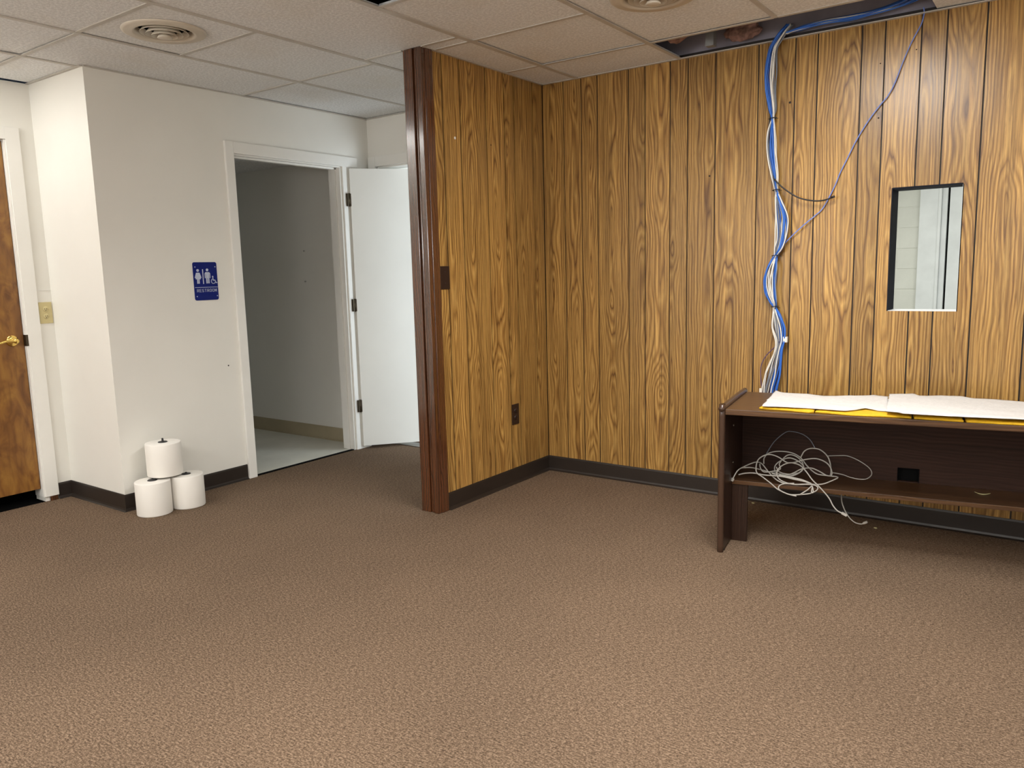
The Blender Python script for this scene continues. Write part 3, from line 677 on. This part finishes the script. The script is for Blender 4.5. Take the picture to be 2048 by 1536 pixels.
GY = [[.65, -.6, .3, .6, -.3], [.85, -.9, -.4, .8, .45], [1, -.7, .1, 1, -.6]]
def strand(vals, m, k, nm='cable'):
    pts = []; n = len(ST)
    for i, (y, c, hw) in enumerate(ST):
        s = vals[seg_of(y)]
        wob = .25 * math.sin(i * 1.7 + k * 2.1) * (0 if y in TIES else 1)
        ss = max(-1, min(1, s + wob * .5))
        if y in TIES: ss = (vals[seg_of(y)] + vals[min(4, seg_of(y) + 1)]) / 2 * .9
        dep = .012 + .0065 * ((k * 5 + (seg_of(y)) * 3) % 6) * (.55 if y in TIES else 1) + (.004 if y > 60 else 0)
        Y = YB - dep if y > 60 else YB - .028
        pts.append(atY(c + ss * hw, y + (k % 3) * 1.2, Y))
    # end falls behind the desk
    e = pts[-1]; pts.append(e + Vector((.02 * math.sin(k), .004, -.10))); 
    bm = bmesh.new(); tube(bm, spline(pts, 5), .0033 if m != 'blue' else .0034, 7); return obj(nm, bm, m, CB)
k = 0
for v in BL: strand(v, 'blue', k)['label'] = 'blue cable'; k += 1
for v in CR: strand(v, 'cream', k)['label'] = 'cream cable'; k += 1
for v in GY: strand(v, 'greyc', k)['label'] = 'grey cable'; k += 1
for y in TIES:
    c, hw = [(c, hw) for yy, c, hw in ST if yy == y][0]
    p = atY(c, y, YB - .026); rr = hw / 414 + .006
    bm = bmesh.new(); P = [p + Vector((rr * math.cos(a), rr * 1.35 * math.sin(a), .002 * math.cos(a))) for a in [2 * math.pi * i / 20 for i in range(21)]]; tube(bm, P, .0022, 6)
    xbox(bm, Matrix.Translation(p + Vector((rr, -.01, 0))), -.003, .006, -.004, .004, -.004, .004)
    tube(bm, [p + Vector((rr, -.012, 0)), p + Vector((rr + .018, -.02, -.006))], .0015, 6)
    obj('cable_tie', bm, 'black', CB)
pj = atY(1571, 679, YB - .04)
bm = bmesh.new(); box(bm, pj.x - .011, pj.x + .011, pj.y - .011, pj.y + .011, pj.z - .015, pj.z + .015, bev=.002); box(bm, pj.x - .006, pj.x + .006, pj.y - .0125, pj.y - .01, pj.z - .008, pj.z + .006)
obj('white_jack', bm, 'trim', CB)['label'] = 'white jack block'
pj = atY(1522, 781, YB - .03); bm = bmesh.new(); box(bm, pj.x - .008, pj.x + .008, pj.y - .006, pj.y + .006, pj.z - .012, pj.z + .012, bev=.002); obj('plug', bm, 'cream', CB)
# run of the same cables along the top of the wall, inside the open strip
def path(P, Y): return [atY(x, y, Y + dy) for (x, y), dy in zip(P, [0] * len(P))]
for k in range(9):
    r0 = random.Random(k)
    off = (k - 4) * 1.5
    P = [(1572 + k % 3, 66), (1600, 56 + off * .5), (1650, 44 + off * .6), (1700, 36 + off * .7), (1750, 24 + off * .7), (1800, 8 + off), (1850, -16 + off * 1.2), (1900, -42 + off)]
    bm = bmesh.new(); tube(bm, spline([atY(x, y + r0.uniform(-1.5, 1.5), YB - .030 - .010 * (k % 4)) for x, y in P], 5), .0034, 7); obj('cable', bm, 'cream' if k in (2, 6) else 'blue', CB)
# loose single cables
bm = bmesh.new(); tube(bm, spline([atY(1480 + x / 3.84, 40 + y / 3.84, YB - d) for x, y, d in ((235, 700, .03), (218, 860, .03), (213, 1000, .035), (222, 1110, .035), (250, 1195, .045), (300, 1262, .05), (380, 1325, .05), (460, 1368, .048), (560, 1388, .044), (640, 1385, .042), (715, 1360, .04))], 6), .0036, 8)
bc = tag(obj('coaxial_cable', bm, 'blackc'), 'short black cable curving out sideways from the cable bundle', 'cable')
pe = atY(1480 + 715 / 3.84, 40 + 1360 / 3.84, YB - .04); bm = bmesh.new(); tube(bm, [pe + Vector((-.008, 0, -.002)), pe + Vector((.008, 0, .003))], .0055, 10); obj('plug', bm, 'blackc', bc)
A3 = [(1225, 60), (1230, 110), (1205, 200), (1130, 340), (1060, 500), (990, 680), (930, 790), (870, 860), (780, 980), (680, 1140), (600, 1300), (540, 1420), (495, 1530)]
P = [(1548 + x / 4.096, y / 4.096) for x, y in A3] + [(1480 + x / 3.84, 40 + y / 3.84) for x, y in ((640, 1440), (580, 1500))] + [(1480 + x / 3.84, 420 + y / 3.84) for x, y in ((520, 90), (440, 160), (345, 255), (290, 330))]
bm = bmesh.new(); tube(bm, spline([atY(x, y, YB - .012 - (.012 if i > 14 else 0)) for i, (x, y) in enumerate(P)], 5), .0028, 8)
tag(obj('loose_cable', bm, 'lav'), 'single thin lavender blue cable sagging diagonally across the panelled wall', 'cable')
bm = bmesh.new(); tube(bm, spline([atY(1480 + x / 3.84, 420 + y / 3.84, YB - .032) for x, y in ((300, 1010), (270, 1050), (200, 1120), (162, 1200), (160, 1300), (172, 1400), (175, 1440))], 6), .0026, 8)
tag(obj('loose_cable', bm, 'purple'), 'thin purple cable bowing left beside the bottom of the bundle', 'cable')

# ---- tangle of pale cords on the desk shelf
def cord(pts, label, r=.0029, m='cord', name='network_cord', org=(1420, 900, 6.827), group='pale cords tangled on the desk shelf', under=False):
    P = [onV(org[0] + q[0] / org[2], org[1] + q[1] / org[2], q[2]) for q in pts]
    for q in P:
        w_ = (q - O).dot(VA)
        if w_ > .172 and not under: q.z = max(q.z, .299 + r)
    bm = bmesh.new(); tube(bm, spline(P, 6), r, 8)
    return tag(obj(name, bm, m), label, 'cord', group), P
def plug(o, p, d, L=.022, s=.0062, m='cord'):
    d = d.normalized(); T = Matrix.Translation(p) @ d.to_track_quat('X', 'Z').to_matrix().to_4x4()
    bm = bmesh.new(); xbox(bm, T, -.004, L, -s, s, -s * .8, s * .8, bev=.0015); obj('plug', bm, m, o)
F_, B_ = .165, .30
o, P = cord([(310, 395, .17), (345, 330, .18), (390, 270, .2), (470, 225, .24), (560, 185, .27), (640, 165, .28), (710, 190, .26), (800, 300, .22), (900, 400, .19), (1000, 450, .175), (1150, 468, .172), (1350, 465, .172), (1520, 468, .172), (1650, 425, .19), (1745, 372, .22), (1600, 350, .25), (1450, 322, .25), (1330, 220, .28), (1230, 100, .31), (1100, 35, .33), (930, 18, .34), (800, 45, .33), (740, 110, .30), (735, 190, .28)],
           'pale cord whose plug lies at the left end of the shelf')
plug(o, P[0], P[0] - P[1], .012)
o, P = cord([(1810, 865, .150), (1740, 830, .150), (1680, 760, .152), (1620, 650, .155), (1500, 510, .158), (1400, 410, .165), (1310, 290, .18), (1230, 210, .20), (1120, 175, .22), (1030, 190, .22), (950, 240, .2), (912, 310, .19), (935, 385, .18), (1010, 435, .175), (1150, 470, .168), (1380, 472, .160), (1465, 500, .158), (1462, 545, .157), (1380, 590, .155), (1240, 608, .153), (1100, 610, .152), (1000, 575, .153), (940, 535, .155), (945, 490, .160), (1010, 462, .166), (1150, 455, .172)],
           'pale cord with a plug dangling in front of the shelf, right of centre')
plug(o, P[0], P[0] - P[1], .020)
cord([(1180, 630, .150), (1060, 600, .151), (930, 540, .156), (830, 455, .163), (720, 370, .18), (640, 310, .19), (630, 220, .21), (660, 130, .23), (740, 75, .25), (830, 62, .26), (940, 100, .26), (1050, 170, .26), (1150, 170, .27), (1300, 130, .29), (1450, 118, .30), (1580, 168, .29), (1650, 250, .27), (1660, 340, .25), (1600, 350, .25), (1480, 285, .26), (1380, 247, .26), (1250, 260, .25), (1100, 330, .23), (950, 345, .21), (850, 320, .2)],
     'pale cord forming the big left loop of the tangle')
cord([(390, 338, .20), (480, 318, .2), (600, 315, .2), (730, 340, .195), (860, 350, .19), (1000, 365, .185), (1150, 400, .18), (1300, 432, .175), (1400, 470, .168)], 'pale cord lying straight across the shelf from its left end', .0032)
cord([(940, 340, .195), (1040, 362, .19), (1150, 385, .185), (1260, 412, .18), (1380, 462, .172)], 'thicker flat run of cord in the middle of the tangle', .0048)
cord([(1235, 605, .151), (1330, 545, .154), (1395, 492, .160), (1385, 575, .150), (1410, 575, .150), (1400, 500, .158)], 'short cord end looped at the front edge of the shelf', .0028)
cord([(1240, 100, .31), (1290, 15, .33), (1380, -22, .34), (1500, -5, .34), (1600, 80, .32), (1640, 180, .30), (1652, 300, .27), (1640, 350, .255)], 'cord arching highest above the tangle')
cord([(430, 245, .24), (560, 240, .25), (700, 270, .24), (830, 305, .23), (980, 330, .23), (1100, 355, .23), (1220, 310, .24), (1280, 230, .26), (1200, 150, .28), (1080, 108, .3), (960, 150, .29), (885, 225, .27), (905, 320, .24), (1000, 340, .235), (1150, 340, .24), (1260, 280, .25)], 'pale cord coiled in the centre of the tangle')
cord([(680, 190, .24), (690, 250, .23), (740, 300, .22), (860, 290, .22), (960, 260, .23), (950, 180, .25), (1060, 70, .3), (1180, 90, .3), (1270, 190, .28), (1230, 300, .25), (1080, 330, .23), (950, 300, .22), (905, 230, .23)], 'pale cord winding behind the coil at the back of the tangle', .0026)
o7 = (1400, 740, 4.0425)
cord([(535, 680, .33), (600, 580, .38), (690, 505, .415), (750, 498, .42), (830, 520, .42), (890, 565, .42), (930, 632, .40)], 'thin dark grey cord arching up the back panel of the desk', .0020, 'greyc', org=o7)
cord([(1030, 695, .415), (1120, 692, .42), (1200, 697, .42), (1300, 742, .41), (1375, 800, .38), (1385, 850, .34), (1330, 884, .30), (1230, 872, .30), (1150, 845, .32), (1070, 830, .33)], 'thin cord looping right on the shelf away from the tangle', .0022, 'cord', org=o7)
o, P = cord([(1143, 935, .44), (1143, 1010, .36), (1150, 1080, .34), (1190, 1170, .33), (1245, 1228, .32), (1300, 1245, .31), (1328, 1236, .305)], 'cord hanging down beneath the shelf toward the floor', .0027, 'cord', org=o7, under=True)
plug(o, P[-1], P[-1] - P[-2], .014)
# paper scrap on the shelf, crumbs on the carpet
p0 = onV(1700 + 1075 / 4.043, 740 + 965 / 4.043, .33); sx = (p0 - O).dot(UA)
bm = bmesh.new(); G = []
for i in range(9):
    t = i / 8; G.append([bm.verts.new((sx - .03 + .06 * t, .33 + (.012 * (t - .5) ** 2 * 4) + w_, .3002 + .004 * (2 * t - 1) ** 2)) for w_ in (-.006 * math.sin(math.pi * (t * .9 + .05)), .006 * math.sin(math.pi * (t * .9 + .05)))])
for a_, b_ in zip(G, G[1:]): bm.faces.new((a_[0], b_[0], b_[1], a_[1]))
r = bmesh.ops.extrude_face_region(bm, geom=bm.faces[:]); bmesh.ops.translate(bm, verts=[v for v in r['geom'] if isinstance(v, bmesh.types.BMVert)], vec=(0, 0, .0012)); bm.transform(TD)
tag(obj('paper_scrap', bm, 'debris'), 'small curled yellowish scrap lying on the desk shelf', 'scrap')
for (x, y), lb in (((1494, 1001), 'pale crumb on the carpet under the left end of the desk'), ((1506, 1006), 'tiny white crumb on the carpet beside the larger crumb under the desk'), ((1751, 1056), 'white crumb on the carpet below the hanging cord')):
    p = atZ(x, y, .002); bm = bmesh.new(); bmesh.ops.create_icosphere(bm, subdivisions=2, radius=.006)
    for v in bm.verts: v.co = Vector((v.co.x * 1.5, v.co.y * 1.1, v.co.z * .5)) * (1 + .4 * MN.noise(v.co * 200))
    tag(obj('crumb', bm, 'debris', None, (p.x, p.y, .0025)), lb, 'debris')

# nail heads and knots in the panelling, small marks on the walls
def dot(x, y, plane, val, r, m, nm, par):
    p = atY(x, y, val) if plane == 'Y' else atX(x, y, val)
    bm = bmesh.new(); rot = Matrix.Rotation(math.pi / 2, 4, 'X') if plane == 'Y' else Matrix.Rotation(math.pi / 2, 4, 'Y')
    lathe(bm, [(0, .0012), (r * .8, .0009), (r, 0)], 10, Matrix.Translation(p) @ rot); obj(nm, bm, m, par)
for x, y, r in ((1580, 205, .006), (1419, 352, .005), (1833, 99, .003), (1757, 236, .004), (1562, 60, .003), (1761, 127, .003)): dot(x, y, 'Y', YB - .0002, r, 'groove', 'nail_hole', WB)
dot(982, 290, 'X', XP + .0002, .004, 'groove', 'nail_hole', WP)
dot(910, 276, 'X', XP + .0002, .008, 'trim', 'paint_chip', WP)
dot(457, 731, 'X', XR + .0002, .005, 'groove', 'nail_hole', bpy.data.objects['wall_hall'])
boxes('patch_seam', 'trim', [(XD, XD + .002, 2.14, YR, 1.262, 1.268)], WL)
